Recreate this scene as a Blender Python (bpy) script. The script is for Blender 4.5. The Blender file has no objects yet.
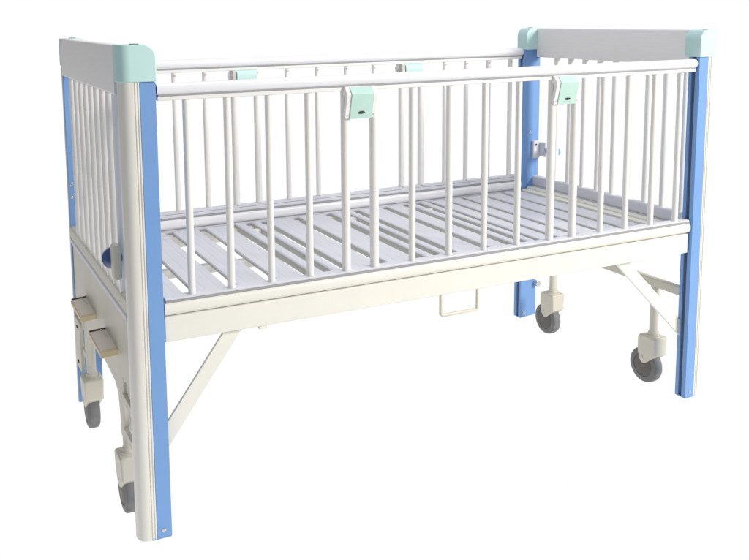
import bpy, bmesh, math, random
from mathutils import Vector, Matrix
random.seed(7)
scene = bpy.context.scene
col = scene.collection

# ------------------------------------------------------------------ dimensions (metres)
L, W, PW, PD = 1.853, 0.916, 0.0875, 0.045     # inner length, inner width, post width / depth
ZC, ZT = 1.2, 1.288                             # underside / top of the corner caps

# ------------------------------------------------------------------ materials
def nodes_of(name):
    m = bpy.data.materials.new(name); m.use_nodes = True
    nt = m.node_tree; nt.nodes.clear()
    out = nt.nodes.new('ShaderNodeOutputMaterial')
    return m, nt, out

def paint(name, rgb, rough=.4, spec=.4, metal=0., var=.04, scale=9., bump=.0, stretch=(1, 1, 1), coat=0.):
    """painted / moulded surface: base colour with faint mottling and roughness wear"""
    m, nt, out = nodes_of(name)
    b = nt.nodes.new('ShaderNodeBsdfPrincipled')
    tc = nt.nodes.new('ShaderNodeTexCoord'); mp = nt.nodes.new('ShaderNodeMapping')
    mp.inputs['Scale'].default_value = stretch
    n = nt.nodes.new('ShaderNodeTexNoise'); n.inputs['Scale'].default_value = scale; n.inputs['Detail'].default_value = 5
    cr = nt.nodes.new('ShaderNodeValToRGB')
    lo = [c*(1-var) for c in rgb]; hi = [min(1, c*(1+var)) for c in rgb]
    cr.color_ramp.elements[0].position = .3; cr.color_ramp.elements[1].position = .7
    cr.color_ramp.elements[0].color = (*lo, 1); cr.color_ramp.elements[1].color = (*hi, 1)
    mr = nt.nodes.new('ShaderNodeMapRange')
    mr.inputs['To Min'].default_value = rough*.85; mr.inputs['To Max'].default_value = min(1, rough*1.2)
    lk = nt.links.new
    lk(tc.outputs['Object'], mp.inputs['Vector']); lk(mp.outputs[0], n.inputs['Vector'])
    lk(n.outputs['Fac'], cr.inputs[0]); lk(cr.outputs[0], b.inputs['Base Color'])
    lk(n.outputs['Fac'], mr.inputs['Value']); lk(mr.outputs[0], b.inputs['Roughness'])
    b.inputs['Metallic'].default_value = metal
    b.inputs['Specular IOR Level'].default_value = spec
    b.inputs['Coat Weight'].default_value = coat
    if bump:
        n2 = nt.nodes.new('ShaderNodeTexNoise'); n2.inputs['Scale'].default_value = 420; n2.inputs['Detail'].default_value = 2
        bp = nt.nodes.new('ShaderNodeBump'); bp.inputs['Strength'].default_value = bump; bp.inputs['Distance'].default_value = .0006
        lk(tc.outputs['Object'], n2.inputs['Vector']); lk(n2.outputs['Fac'], bp.inputs['Height']); lk(bp.outputs[0], b.inputs['Normal'])
    lk(b.outputs[0], out.inputs[0])
    return m

M = dict(
    ivory=paint('ivory_powder_coat', (.80, .785, .72), .38, .4, var=.02, bump=.12),
    beige=paint('beige_powder_coat', (.61, .585, .50), .45, .35, var=.03, bump=.15),
    tube=paint('white_enamel_tube', (.83, .82, .795), .28, .5, var=.015, scale=14),
    rail=paint('white_rail_enamel', (.80, .80, .835), .3, .5, var=.015),
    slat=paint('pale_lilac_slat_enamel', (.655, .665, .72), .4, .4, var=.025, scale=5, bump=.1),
    board=paint('brushed_grey_board', (.865, .85, .83), .5, .35, var=.03, scale=22, stretch=(30, .6, 30)),
    blue=paint('blue_inlay', (.185, .35, .665), .42, .35, var=.03, scale=6, bump=.08),
    teal=paint('mint_plastic', (.54, .765, .745), .42, .45, var=.03, scale=8, bump=.1),
    alu=paint('ivory_aluminium_profile', (.77, .755, .70), .36, .5, var=.03, scale=16, stretch=(6, 6, .4)),
    steel=paint('screw_steel', (.62, .62, .62), .25, .5, metal=.85, var=.08, scale=60),
    dark=paint('dark_recess', (.035, .035, .04), .6, .3, var=.1),
    groove=paint('shadowed_groove', (.09, .115, .17), .6, .3, var=.1),
    rubber=paint('grey_rubber_tyre', (.19, .19, .192), .6, .3, var=.12, scale=40, bump=.3),
    hub=paint('grey_wheel_hub', (.125, .122, .112), .5, .35, var=.08, scale=30),
    hood=paint('beige_caster_shell', (.62, .59, .50), .42, .4, var=.03, bump=.1),
    button=paint('pale_mint_plastic', (.50, .71, .64), .42, .45, var=.03, scale=8, bump=.1),
    flank_shade=paint('flank_shade_grey', (.45, .445, .41), .5, .3, var=.05),  # darker tone that paints shade onto the slat flanks
    shade_line=paint('shade_line_grey', (.33, .33, .345), .6, .3, var=.06),  # grey for painted shade lines along the rails
    stem=paint('dull_plated_stem', (.55, .54, .50), .35, .5, metal=.3, var=.06, scale=40),
    knob=paint('deep_blue_knob', (.03, .075, .22), .3, .5, var=.08),
    crank=paint('cream_crank_plastic', (.80, .735, .63), .45, .4, var=.04, scale=12),
    grip=paint('brown_crank_grip', (.16, .085, .05), .5, .35, var=.15, scale=30),
    amber=paint('straw_edge', (.74, .62, .40), .45, .4, var=.05),
)

# ------------------------------------------------------------------ mesh helpers
def box(bm, x0, x1, y0, y1, z0, z1):
    v = [bm.verts.new(p) for p in [(x0,y0,z0),(x1,y0,z0),(x1,y1,z0),(x0,y1,z0),(x0,y0,z1),(x1,y0,z1),(x1,y1,z1),(x0,y1,z1)]]
    for f in [(3,2,1,0),(4,5,6,7),(0,1,5,4),(1,2,6,5),(2,3,7,6),(3,0,4,7)]:
        bm.faces.new([v[i] for i in f])
    return v

def prism(bm, pts, axis, a, b):
    """closed 2D outline swept along an axis ('x': pts=(y,z), 'y': pts=(x,z), 'z': pts=(x,y))"""
    def P(u, v, t):
        return {'x': (t, u, v), 'y': (u, t, v), 'z': (u, v, t)}[axis]
    lo = [bm.verts.new(P(u, v, a)) for u, v in pts]; hi = [bm.verts.new(P(u, v, b)) for u, v in pts]
    n = len(pts)
    fs = [bm.faces.new(lo[::-1]), bm.faces.new(hi)]
    for i in range(n):
        fs.append(bm.faces.new([lo[i], lo[(i+1) % n], hi[(i+1) % n], hi[i]]))
    bmesh.ops.recalc_face_normals(bm, faces=fs)

def tube(bm, path, r, n=20, caps=True):
    path = [Vector(p) for p in path]; rings = []
    up = None
    for i, p in enumerate(path):
        d = (path[min(i+1, len(path)-1)] - path[max(i-1, 0)]).normalized()
        if up is None:
            up = Vector((0, 0, 1)) if abs(d.z) < .9 else Vector((1, 0, 0))
        s = d.cross(up).normalized(); up = s.cross(d).normalized()
        rr = r[i] if isinstance(r, (list, tuple)) else r
        rings.append([bm.verts.new(p + (s*math.cos(2*math.pi*k/n) + up*math.sin(2*math.pi*k/n))*rr) for k in range(n)])
    fs = []
    for a, b in zip(rings, rings[1:]):
        for k in range(n):
            fs.append(bm.faces.new([a[k], a[(k+1) % n], b[(k+1) % n], b[k]]))
    if caps:
        fs.append(bm.faces.new(rings[0][::-1])); fs.append(bm.faces.new(rings[-1]))
    bmesh.ops.recalc_face_normals(bm, faces=fs)

def arc_pts(cx, cy, r, a0, a1, n):
    return [(cx + r*math.cos(math.radians(a0+(a1-a0)*i/n)), cy + r*math.sin(math.radians(a0+(a1-a0)*i/n))) for i in range(n+1)]

def rrect(x0, x1, y0, y1, r, n=5):
    return (arc_pts(x1-r, y1-r, r, 0, 90, n) + arc_pts(x0+r, y1-r, r, 90, 180, n)
            + arc_pts(x0+r, y0+r, r, 180, 270, n) + arc_pts(x1-r, y0+r, r, 270, 360, n))

def obj(name, bm, mat, parent, bevel=.0015, label=None):
    me = bpy.data.meshes.new(name); bm.to_mesh(me); bm.free()
    o = bpy.data.objects.new(name, me); col.objects.link(o)
    for m in (mat if isinstance(mat, list) else [mat]):
        me.materials.append(m)
    for p in me.polygons: p.use_smooth = True
    me.set_sharp_from_angle(angle=math.radians(38))
    if bevel:
        b = o.modifiers.new('edge_bevel', 'BEVEL'); b.width = bevel; b.segments = 2
        b.limit_method = 'ANGLE'; b.angle_limit = math.radians(38); b.harden_normals = True
    o.parent = parent
    if label: o['label'] = label
    return o

def copy_part(o, parent, dx=0., dy=0., dz=0.):
    c = o.copy(); col.objects.link(c); c.parent = parent
    c.location = (o.location.x+dx, o.location.y+dy, o.location.z+dz)
    for ch in list(o.children):
        g = ch.copy(); col.objects.link(g); g.parent = c
    return c

# ------------------------------------------------------------------ the bed
bed = bpy.data.objects.new('hospital_crib', None); col.objects.link(bed)
bed['label'] = 'white hospital crib with blue corner posts, mint green caps and grey end boards'
bed['category'] = 'crib'
bed.empty_display_size = .2

# ---- corner posts -------------------------------------------------------------
def post(left, front, label):
    """outline drawn as u = outward along the length, v = 0 at the outer side face"""
    def X(u): return -u if left else L+u
    def Y(v): return v if front else W+PD-v
    T = lambda pts: [(X(u), Y(v)) for u, v in pts]
    # ivory aluminium profile with ribs and a big rounded outer corner
    white = [(.0445, 0), (.045, .0024), (.0470, .0024), (.0475, 0), (.0515, -.0005), (.052, .0022), (.0540, .0022), (.0545, -.001),
             (.058, -.001)] + [(PW-.029+.029*math.sin(math.radians(a)), .028-.029*math.cos(math.radians(a))) for a in range(10, 91, 10)] + \
            [(PW, PD-.007), (.0405, PD-.007), (.0405, 0)]
    bm = bmesh.new(); prism(bm, T(white), 'z', 0, ZC)
    po = obj('post', bm, M['alu'], bed, .0008, label)
    # blue inlay: front strip, inner face with a slot, inner-width face
    blue = [(0, 0), (.040, 0), (.040, PD-.0065), (PW-.003, PD-.0065), (PW-.003, PD), (0, PD), (0, .031), (.010, .031), (.010, .017), (0, .017)]
    bm = bmesh.new(); prism(bm, T(blue), 'z', .001, ZC-.001)
    obj('blue_inlay', bm, M['blue'], po, .0012)
    bm = bmesh.new(); prism(bm, T([(.0065, .0175), (.0095, .0175), (.0095, .0305), (.0065, .0305)]), 'z', .003, ZC-.003)
    obj('slot_shade', bm, M['groove'], po, 0)  # dark strip painting in the shade inside the slot
    # cap : rounded outer corner, big radius at the inner top
    bm = bmesh.new()
    u0, u1, v0, v1 = -.003, PW+.003, -.004, .062
    vs = box(bm, u0, u1, v0, v1, ZC, ZT+.004)
    def edge(a, b): return next(e for e in bm.edges if {tuple(round(c, 4) for c in v.co) for v in e.verts} == {a, b})
    e1 = edge((round(u1,4), round(v0,4), round(ZC,4)), (round(u1,4), round(v0,4), round(ZT+.004,4)))
    bmesh.ops.bevel(bm, geom=[e1], offset=.030, segments=8, affect='EDGES', profile=.5)
    e2 = [e for e in bm.edges if all(abs(v.co.x-u0) < 1e-5 and abs(v.co.z-ZT-.004) < 1e-5 for v in e.verts)]
    bmesh.ops.bevel(bm, geom=e2, offset=.034, segments=9, affect='EDGES', profile=.5)
    for v in bm.verts: v.co.x, v.co.y = X(v.co.x), Y(v.co.y)
    bmesh.ops.recalc_face_normals(bm, faces=bm.faces)
    obj('cap', bm, M['teal'], po, .0035)
    # cap slot on top
    bm = bmesh.new(); tube(bm, [(0,0,0), (0,0,.002)], .008, 16)
    for v in bm.verts: v.co.x = X(.045)+v.co.x*1.5; v.co.y = Y(.022)+v.co.y*.8; v.co.z += ZT+.0035
    obj('cap_slot', bm, M['dark'], po, 0)
    # foot plug and bottom screw
    bm = bmesh.new(); prism(bm, T([(.001,.001),(.052,.001),(.052,PD-.009),(.001,PD-.001)]), 'z', -.003, .0005)
    obj('foot_plug', bm, M['blue'], po, 0)
    def screw(u, z, r=.006, inner=False):
        bm = bmesh.new()
        yy, s = (Y(0), -1 if front else 1)
        if not front: yy, s = W, -1            # back posts: screws seen on the face toward the bed
        tube(bm, [(X(u), yy-s*.002, z), (X(u), yy+s*.0015, z), (X(u), yy+s*.0028, z)], [r, r, r*.6], 16)
        obj('screw', bm, M['steel'], po, 0)
    screw(.022, .02)
    if left and not front:
        screw(.076, .79, .005); screw(.076, .745, .005)
    if not left and not front:
        screw(.035, .84, .005)
    return po

post(True, True, 'near left post beside the folded cranks')
post(False, True, 'near right post at the far end of the front rail')
post(True, False, 'rear left post half hidden by the barred end')
post(False, False, 'rear right post with a small pale lock plate')

# ---- end boards with their bars and bottom rails ------------------------------------
BY = [.455 + .084*k for k in range(-4, 5)]
def end(left):
    s = -1 if left else 1
    X = lambda u: -u if left else L+u
    bm = bmesh.new()
    a, b = sorted((X(.054), X(.0895)))
    prism(bm, rrect(a, b, 1.166, 1.291, .006), 'y', .0585, W+PD-.0585)
    bd = obj('end_board', bm, M['board'], bed, 0, 'grey board across the crank end' if left else 'grey board across the plain end')
    bm = bmesh.new(); tube(bm, [(X(.073), BY[0], .640), (X(.073), BY[0], 1.17)], (.0126 if left else .0124), 18)
    b0 = obj('end_bar', bm, M['tube'], bd, 0)
    for y in BY[1:]: copy_part(b0, bd, dy=y-BY[0])
    bm = bmesh.new()
    a, b = sorted((X(.055), X(.0865)))
    prism(bm, rrect(a, b, .600, .643, .007), 'y', PD-.004, W+.004)
    obj('bottom_rail', bm, M['beige'] if left else M['slat'], bd, 0)
    bm = bmesh.new()                                    # pale welded lip below the rail
    a, b = sorted((X(.056), X(.0885)))
    prism(bm, rrect(a, b, .584, .6012, .005), 'y', PD-.002, W+.002)
    obj('rail_lip', bm, M['slat'], bd, 0)
    return bd
end(True); end(False)

# ---- side rails -----------------------------------------------------------------------
BX = [.082, .191, .306, .421, .533, .623, .748, .875, 1.001, 1.125, 1.252, 1.343, 1.46, 1.566, 1.68, 1.793]
THICK = {4, 5, 10, 11}
def side(front):
    yc = .023 if front else W+PD-.023
    o = -1 if front else 1                    # outward direction
    dz = 0 if front else .009                 # the rear rail sits a little higher
    def tubeprof(z0, z1, half):               # rounded bar, flat underside
        return rrect(yc-half, yc+half, z0, z1, min(half, (z1-z0)/2)*.92, 8)
    bm = bmesh.new(); prism(bm, tubeprof(1.164+dz, 1.1935+dz*1.3, .0185), 'x', .004, L-.002)
    rail = obj('side_rail', bm, M['rail'], bed, .0012, 'front drop side with mint latches' if front else 'rear drop side')
    bm = bmesh.new(); box(bm, .006, L-.006, yc-.0135, yc+.0135, 1.1505+dz, 1.1612+dz)
    obj('rail_channel', bm, M['tube'], rail, .002)
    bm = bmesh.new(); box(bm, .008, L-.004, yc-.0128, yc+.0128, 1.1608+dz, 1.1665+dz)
    obj('rail_shade_strip', bm, M['shade_line'], rail, 0)  # grey strip added as the shade line under the rail tube
    for xx in (.003, L-.0015):
        bm = bmesh.new(); prism(bm, tubeprof(1.1665+dz, 1.1910+dz, .0155), 'x', xx-.003, xx+.0025)
        obj('rail_end_plug', bm, M['dark'] if xx < 1 else M['rail'], rail, 0)
    # bottom rail: ledge over a round tube
    bm = bmesh.new(); prism(bm, tubeprof(.594 if front else .586, 1*.6335 if front else .628, .0185), 'x', .004, L-.002)
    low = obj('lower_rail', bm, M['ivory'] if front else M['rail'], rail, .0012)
    bm = bmesh.new(); zl = .6360 if front else .6310
    box(bm, .006, L-.006, yc-.0150, yc+.0150, zl, .642)
    if not front: box(bm, .006, L-.006, yc-.0125, yc+.0125, .6425, .652)
    obj('lower_rail_ledge', bm, M['slat'], rail, .002)
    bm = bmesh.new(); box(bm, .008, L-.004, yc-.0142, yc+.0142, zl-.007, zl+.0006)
    obj('lower_rail_shade_strip', bm, M['shade_line'], rail, 0)  # grey strip added as the shade line below the ledge
    for r, idx in ((.0098, [i for i in range(16) if i not in THICK]), (.0128, sorted(THICK))):
        bm = bmesh.new(); tube(bm, [(0, yc, .640), (0, yc, 1.153+dz)], r, 18)
        b0 = obj('bar', bm, M['tube'], rail, 0); b0.location.x = BX[idx[0]]
        for i in idx[1:]: copy_part(b0, rail, dx=BX[i]-BX[idx[0]])
    # small bolts where bars meet the rails (inside face)
    bm = bmesh.new(); tube(bm, [(0, 0, 0), (0, .003, 0)], .0038, 10)
    yi = yc+.0098 if front else yc-.0098-.003
    bolt = None
    for i, x in enumerate(BX):
        rr = .0128 if i in THICK else .0098
        for z in (.652, 1.140+dz):
            yy = yc+rr-.001 if front else yc-rr-.002
            if bolt is None:
                bolt = obj('bolt', bm, M['stem'], rail, 0); bolt.location = (x, yy, z)
            else:
                c = bolt.copy(); col.objects.link(c); c.parent = rail; c.location = (x, yy, z)
    # two latches
    for n, (xa, xb) in enumerate(((.522, .618), (1.241, 1.338))):
        bm = bmesh.new()
        y0 = 0 if front else W+PD
        Q = lambda d: y0 + o*d               # d = distance outward of the side face
        prof = [(Q(-.020), 1.1625), (Q(-.004), 1.1625), (Q(.012), 1.143), (Q(.0115), 1.137), (Q(-.004), 1.074), (Q(-.009), 1.074), (Q(-.0125), 1.085), (Q(-.004), 1.125), (Q(-.006), 1.136), (Q(-.020), 1.148)]
        prism(bm, prof, 'x', xa, xb)
        lt = obj('latch', bm, M['tube'], bed, .002, 'latch on the front rail' if front else 'latch on the rear rail')
        # mint press plate, standing proud of the bracket
        bm = bmesh.new()
        pr = [(Q(-.0005), 1.1618), (Q(.0148), 1.1432), (Q(.0140), 1.1362), (Q(-.0012), 1.0728), (Q(-.005), 1.0745), (Q(.0090), 1.137), (Q(-.004), 1.158)]
        prism(bm, pr, 'x', xa+.014, xb-.012)
        obj('latch_button', bm, M['button'], lt, .0015)
        # dark finger slot
        bm = bmesh.new(); tube(bm, [(0, 0, 0), (0, o*.004, 0)], .006, 18)
        for v in bm.verts:
            v.co.x = v.co.x*1.6 + (xa+xb)/2 + .001; v.co.z = v.co.z*.62 + 1.0905; v.co.y += Q(.0013)
        obj('latch_slot', bm, M['dark'], lt, 0)
        for xs_ in (xa+.008, xb-.007):
            bm = bmesh.new(); tube(bm, [(xs_, Q(-.005), 1.0835), (xs_, Q(-.0006), 1.0835)], .0026, 12)
            obj('latch_screw', bm, M['stem'], lt, 0)
        # mint barrel between the two bars on the inner face
        bm = bmesh.new()
        yi = yc - o*.004
        prism(bm, rrect(min(yi, yi-o*.03), max(yi, yi-o*.03), 1.105+dz, 1.1505+dz*1.05, .014), 'x', BX[4 if n == 0 else 10]+(.022 if front else .002), BX[5 if n == 0 else 11]-.010)
        obj('latch_barrel', bm, M['teal'], lt, .001)
        if front: continue
        bm = bmesh.new()
        box(bm, BX[4 if n == 0 else 10]-.014, BX[4 if n == 0 else 10]+.001, min(yi, yi-o*.026), max(yi, yi-o*.026), 1.108, 1.1505+dz)
        obj('latch_side_plate', bm, M['stem'], lt, .0015)
    return rail
side(True); side(False)

# ---- bed frame : side aprons, slats, under-beams ------------------------------------------
for front in (True, False):
    bm = bmesh.new()
    y0, y1 = (.012, .034) if front else (W+PD-.034, W+PD-.012)
    box(bm, .004, L-.004, y0, y1, .524, .592 if front else .584)
    ap = obj('side_apron', bm, M['ivory'] if front else M['slat'], bed, .003)  # rear apron takes the lilac slat colour to paint in its shade
    bm = bmesh.new()
    box(bm, .264, .288, y0+.004, y1-.004, .514, .5245)
    obj('apron_stop', bm, M['ivory'], ap, .002)

bm = bmesh.new()
for y in (.050, W-.034): box(bm, .012, L-.012, y, y+.030, .5285, .5715)      # long edge beams
for y in (.26, .62): box(bm, .02, L-.02, y, y+.025, .500, .530)              # under-beams
for x in (.012, L-.040): box(bm, x, x+.028, .0805, W-.0345, .5295, .5705)    # end beams
box(bm, L-.011, L+.052, .050, W-.004, .560, .590); box(bm, L+.020, L+.050, .052, W-.006, .5895, .5975)
deck = obj('platform_frame', bm, M['ivory'], bed, .003)
def slat(x0, x1, narrow=False):
    bm = bmesh.new(); w = x1-x0; zt = .5835; h = .011 if x0 < .6 else .018
    if narrow:
        pts = rrect(0, w, zt-.027, zt+.001, .009, 5)
    else:
        g = .0004
        c = [w*.30, w*.70]
        top = [(0, zt-h), (0, zt-.003), (.003, zt)]
        for k in c: top += [(k-.005, zt), (k-.003, zt-g), (k+.003, zt-g), (k+.005, zt)]
        top += [(w-.003, zt), (w, zt-.003), (w, zt-h), (w-.003, zt-h), (w-.003, zt-.006), (.003, zt-.006), (.003, zt-h)]
        pts = top
    prism(bm, pts, 'y', .046, W-.006)
    bm.normal_update()
    for f in bm.faces:                              # left-facing folded flanks: warm grey paints in their shade
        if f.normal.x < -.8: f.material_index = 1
    s = obj('slat', bm, [M['slat'], M['flank_shade']], deck, .0008); s.location.x = x0
    if not narrow:
        for p in s.data.polygons: p.use_smooth = False
    return s
SL = [(.016, .116), (.139, .247), (.269, .371), (.393, .488), (.637, .748), (.771, .884), (1.033, 1.140), (1.162, 1.238),
      (1.372, 1.436), (1.452, 1.522), (1.539, 1.630), (1.648, 1.730), (1.748, 1.836)]
for a, b in SL: slat(a+.003, b-(.005 if a < 1.3 else .002))
for a, b in ((.513, .553), (.578, .613), (.912, .948), (.975, 1.009), (1.262, 1.298), (1.322, 1.356)): slat(a, b, True)
# rounded corner bridges where sections meet
bm = bmesh.new()
for x0, x1 in ((.545, .585), (.94, .98), (1.29, 1.33)):
    for y in (.12, W-.11): box(bm, x0, x1, y, y+.035, .560, .577)
obj('section_hinge', bm, M['ivory'], deck, .004)

# ---- end panel with cranks (left end only) -----------------------------------------
bm = bmesh.new()
yb = W-.002
arch = [(.044, .5855), (.044, .392), (.150, .392), (.160, .205), (.204, .205), (.212, .270), (.224, .318), (.262, .338), (.38, .345), (.55, .345),
        (.66, .340), (.705, .318), (.720, .270), (.728, .205), (.764, .205), (.772, .392), (yb, .392), (yb, .5855)]
prism(bm, arch, 'x', -.0815, -.066)
ep = obj('end_panel', bm, M['beige'], bed, .003, 'solid panel below the bars, arched at the bottom')
bm = bmesh.new()
for z0, z1 in ((.318, .345), (.222, .246)):
    for ya, ybb in ((.040, .168), (.752, W+.003)): box(bm, -.083, -.071, ya, ybb, z0, z1)
obj('link_strap', bm, M['beige'], ep, .002)
bm = bmesh.new(); box(bm, -.090, -.078, .80, .905, .155, .330)
obj('mounting_plate', bm, M['beige'], ep, .002)
for z in (.305, .180):
    bm = bmesh.new(); tube(bm, [(-.0895, .852, z), (-.0925, .852, z)], .006, 14)
    obj('plate_hole', bm, M['dark'], ep, 0)
def crank(y0, y1):
    z = .452
    bm = bmesh.new()
    prism(bm, [(-.080, z-.010), (-.124, z-.014), (-.128, z-.010), (-.128, z-.001), (-.123, z+.002), (-.080, z+.005)], 'y', y0, y1)
    c = obj('crank', bm, M['crank'], bed, .003, 'folded cream crank under the end board')
    bm = bmesh.new()
    prism(bm, [(-.081, z-.012), (-.125, z-.016), (-.1295, z-.012), (-.1295, z+.0005), (-.124, z+.0032), (-.081, z+.0045)], 'y', y0-.014, y0+.001)
    obj('crank_lip', bm, M['amber'], c, .002)
    bm = bmesh.new(); box(bm, -.1305, -.1275, y0-.01, y1, z-.011, z-.0005)
    obj('crank_rim', bm, M['amber'], c, .001)
    bm = bmesh.new(); tube(bm, [(-.128, y1+.002, z+.003), (-.082, y1+.002, z+.006)], .0028, 12)
    obj('crank_grip', bm, M['grip'], c, 0)
    bm = bmesh.new(); tube(bm, [(-.096, y1, z+.0055), (-.090, y1-.07, z+.0045)], .0018, 8)
    obj('crank_rod', bm, M['stem'], c, 0)
crank(.525, .690); crank(.212, .370)

# ---- lock bolts on the near left and far right posts -------------------------------------
bm = bmesh.new()
prism(bm, rrect(-.110, -.089, .692, .782, .008, 5), 'y', .060, .098)
lk = obj('lock_housing', bm, M['beige'], bed, .003, 'beige lock housing beside the near left post')
bm = bmesh.new()
tube(bm, [(-.100, .096, .737), (-.100, .116, .737), (-.100, .130, .737), (-.100, .137, .737)], [.016, .029, .027, .016], 24)
obj('lock_knob', bm, M['knob'], lk, .001)
bm = bmesh.new(); box(bm, L+.046, L+.080, W-.014, W+.001, .722, .800); box(bm, L+.0795, L+.098, W-.050, W-.003, .730, .792)
lp = obj('lock_plate', bm, M['slat'], bed, .002, 'small pale lock plate on the rear right post')
bm = bmesh.new(); tube(bm, [(L+.088, W-.085, .762), (L+.088, W-.049, .762)], .012, 16)
obj('lock_bolt', bm, M['steel'], lp, .001)
bm = bmesh.new(); tube(bm, [(L+.085, W-.125, .762), (L+.085, W-.105, .762), (L+.085, W-.098, .762)], [.016, .020, .013], 20)
obj('lock_knob', bm, M['blue'], lp, .001)
for z in (.782,):
    bm = bmesh.new(); tube(bm, [(L+.060, W-.0135, z), (L+.060, W-.016, z)], .0045, 12)
    obj('lock_screw', bm, M['dark'], lp, 0)
bm = bmesh.new(); tube(bm, [(L+.082, W-.022, .150), (L+.082, W+.001, .150)], .013, 16)
hk = obj('post_stud', bm, M['steel'], bed, .002)

# ---- diagonal braces -----------------------------------------------------------------
def brace(xt, xb, zt, zb, y, w):
    bm = bmesh.new()
    d = Vector((xb-xt, zb-zt)).normalized(); n = Vector((-d.y, d.x))
    a, b = Vector((xt, zt)), Vector((xb, zb))
    pts = [a+n*w/2, b+n*w/2, b-n*w/2, a-n*w/2]
    prism(bm, [(p.x, p.y) for p in pts], 'y', y, y+.010)
    o = obj('brace', bm, M['ivory'], bed, .0015)
    bm = bmesh.new(); tube(bm, [(xt+(xb-xt)*.06, y-.003, zt+(zb-zt)*.06), (xt+(xb-xt)*.06, y+.012, zt+(zb-zt)*.06)], .006, 14)
    obj('rivet', bm, M['stem'], o, 0)
for y in (.0352, W+PD-.0455):
    brace(.216, -.008, .545, .240, y, .042)
    brace(1.552, 1.868, .543, .232, y, .040)

# ---- right cross tube, casters -----------------------------------------------------------
for x, z in ((L+.035, .366), (-.062, .366)):
    bm = bmesh.new(); prism(bm, rrect(x-.012, x+.012, z-.016, z+.016, .004), 'y', .030, W+.015)
    obj('cross_tube', bm, M['beige'], bed, 0)

def caster_parts(x, y):
    """stem on top, wheel trailing toward +y; origin at the floor under the stem"""
    bm = bmesh.new()
    # shell: one moulded housing over the wheel
    yz = [(-.037, .190), (.036, .190), (.046, .182), (.048, .130), (.044, .096), (.034, .078), (.020, .076), (.004, .088), (-.022, .110), (-.037, .122)]
    prism(bm, yz, 'x', -.033, .033)
    for v in bm.verts:
        if v.co.z < .15: v.co.x *= max(.80, 1-(.15-v.co.z)*3.2)
    sh = obj('caster', bm, M['hood'], bed, .008); sh.modifiers[0].segments = 4; sh.location = (x, y, -.03)
    bm = bmesh.new()
    tube(bm, [(0, 0, .186), (0, 0, .193), (0, 0, .1935), (0, 0, .204), (0, 0, .206), (0, 0, .400)], [.030, .026, .020, .019, .0155, .0155], 28)
    obj('stem', bm, M['beige'], sh, 0)
    bm = bmesh.new(); R = .066
    prof = [(-.018, R-.007), (-.015, R-.002), (-.009, R), (.009, R), (.015, R-.002), (.018, R-.007), (.0185, R-.022), (-.0185, R-.022)]
    rings = []
    for k in range(48):
        a = 2*math.pi*k/48
        rings.append([bm.verts.new((u, .030+r*math.cos(a), .0665+r*math.sin(a))) for u, r in prof])
    for k in range(48):
        A, B = rings[k], rings[(k+1) % 48]
        for j in range(len(prof)):
            bm.faces.new([A[j], A[(j+1) % len(prof)], B[(j+1) % len(prof)], B[j]])
    bmesh.ops.recalc_face_normals(bm, faces=bm.faces)
    obj('tyre', bm, M['rubber'], sh, 0)
    bm = bmesh.new()
    tube(bm, [(-.0195, .030, .0665), (-.0165, .030, .0665), (.0165, .030, .0665), (.0195, .030, .0665)], [.036, R-.0205, R-.0205, .036], 40)
    obj('hub', bm, M['hub'], sh, 0)
    bm = bmesh.new(); tube(bm, [(-.0255, .026, .104), (-.0300, .026, .104)], .006, 6)
    obj('axle_bolt', bm, M['stem'], sh, .0008)
    return sh
c0 = caster_parts(-.066, .188)
copy_part(c0, bed, dy=.558)
copy_part(c0, bed, dx=L+.039+.066, dy=0)
copy_part(c0, bed, dx=L+.039+.066, dy=.558)

# ---- wire pull loop under the front apron ---------------------------------------------
bm = bmesh.new()
tube(bm, [(.848, .022, .526), (.848, .022, .461), (.852, .022, .457), (.976, .022, .457), (.980, .022, .461), (.980, .022, .526)], .0050, 12)
obj('pull_loop', bm, paint('straw_wire', (.70, .665, .56), .4, .4, var=.05), bed, 0)

# ------------------------------------------------------------------ studio setting
# white sweep: glows by itself; the falloff behind and left of the camera is painted in
m, nt, out = nodes_of('glowing_white_sweep')
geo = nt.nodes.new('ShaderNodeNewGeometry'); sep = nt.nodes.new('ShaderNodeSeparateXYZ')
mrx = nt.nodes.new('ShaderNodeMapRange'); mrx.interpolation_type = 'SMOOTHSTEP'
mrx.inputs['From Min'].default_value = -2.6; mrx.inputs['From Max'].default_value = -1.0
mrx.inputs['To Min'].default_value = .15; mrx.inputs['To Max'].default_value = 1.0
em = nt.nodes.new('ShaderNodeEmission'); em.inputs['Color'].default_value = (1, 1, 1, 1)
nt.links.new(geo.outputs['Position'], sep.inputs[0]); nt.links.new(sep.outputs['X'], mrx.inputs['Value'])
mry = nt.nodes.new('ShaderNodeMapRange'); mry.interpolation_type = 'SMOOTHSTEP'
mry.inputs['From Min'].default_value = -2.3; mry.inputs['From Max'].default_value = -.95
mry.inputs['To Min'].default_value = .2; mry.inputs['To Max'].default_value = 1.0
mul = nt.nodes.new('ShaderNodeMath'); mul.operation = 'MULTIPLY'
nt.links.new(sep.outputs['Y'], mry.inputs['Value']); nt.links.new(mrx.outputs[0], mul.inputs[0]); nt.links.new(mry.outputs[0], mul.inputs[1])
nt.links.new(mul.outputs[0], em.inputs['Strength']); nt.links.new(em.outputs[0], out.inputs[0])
bm = bmesh.new()
yb, R = 7.0, 1.5
prof = [(-6., -.031)] + [(yb-R+R*math.sin(math.radians(a)), -.031+R-R*math.cos(math.radians(a))) for a in range(0, 91, 6)] + [(yb, 7.)]
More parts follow.
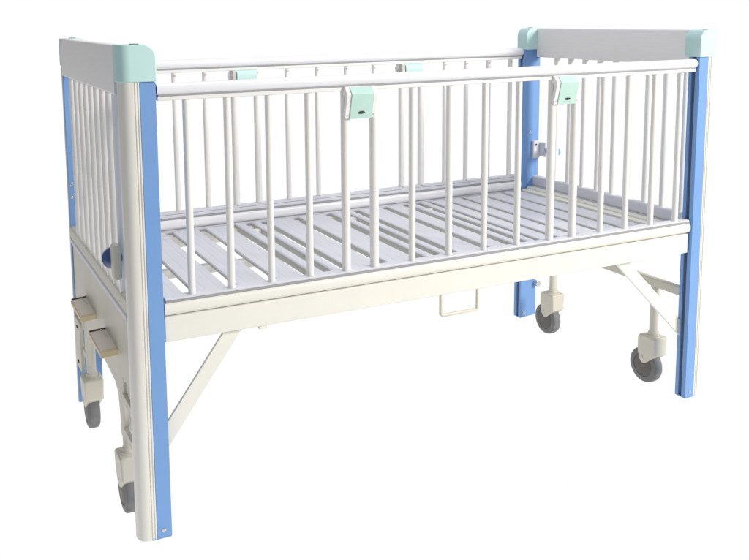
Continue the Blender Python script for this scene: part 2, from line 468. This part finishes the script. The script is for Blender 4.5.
r0 = [bm.verts.new((-4.5, y, z)) for y, z in prof]; r1 = [bm.verts.new((12., y, z)) for y, z in prof]
for i in range(len(prof)-1): bm.faces.new([r0[i], r1[i], r1[i+1], r0[i+1]])
sw = obj('studio_floor', bm, m, None, 0)
sw['kind'] = 'structure'

w = bpy.data.worlds.new('World'); scene.world = w; w.use_nodes = True
bg = w.node_tree.nodes['Background']
bg.inputs['Color'].default_value = (.93, .945, 1.0, 1); bg.inputs['Strength'].default_value = .42

def area(name, loc, target, size, power, color):
    ld = bpy.data.lights.new(name, 'AREA'); ld.shape = 'RECTANGLE'; ld.size, ld.size_y = size
    ld.energy = power; ld.color = color
    o = bpy.data.objects.new(name, ld); col.objects.link(o); o.location = loc
    o.rotation_euler = (Vector(target)-Vector(loc)).to_track_quat('-Z', 'Y').to_euler()
    return o
area('key_softbox', (3.6, -3.4, 2.6), (1.1, .3, .7), (1.3, 1.3), 236, (1, .965, .90))
area('top_softbox', (1.2, .4, 4.2), (1.0, .45, .6), (2.6, 1.6), 48, (.93, .94, 1.0))

# ------------------------------------------------------------------ camera
C = Vector((-.52684, -2.08069, 1.35298)); yaw, pit, rol, f = .427564, .129522, -.014022, 858.872
fw = Vector((math.sin(yaw)*math.cos(pit), math.cos(yaw)*math.cos(pit), -math.sin(pit)))
r = Vector((math.cos(yaw), -math.sin(yaw), 0)); u = r.cross(fw)
r2 = r*math.cos(rol)+u*math.sin(rol); u2 = -r*math.sin(rol)+u*math.cos(rol)
cd = bpy.data.cameras.new('camera'); cam = bpy.data.objects.new('camera', cd); col.objects.link(cam)
mw = Matrix((r2, u2, -fw)).transposed().to_4x4(); mw.translation = C
cam.matrix_world = mw
cd.sensor_fit = 'HORIZONTAL'; cd.sensor_width = 36; cd.lens = f/749*36
cd.shift_x = 62.686/749; cd.shift_y = -151.535/749
cd.clip_start = .05; cd.clip_end = 200
scene.camera = cam
scene.view_settings.view_transform = 'Standard'; scene.view_settings.look = 'None'
scene.view_settings.exposure = 0; scene.view_settings.gamma = 1
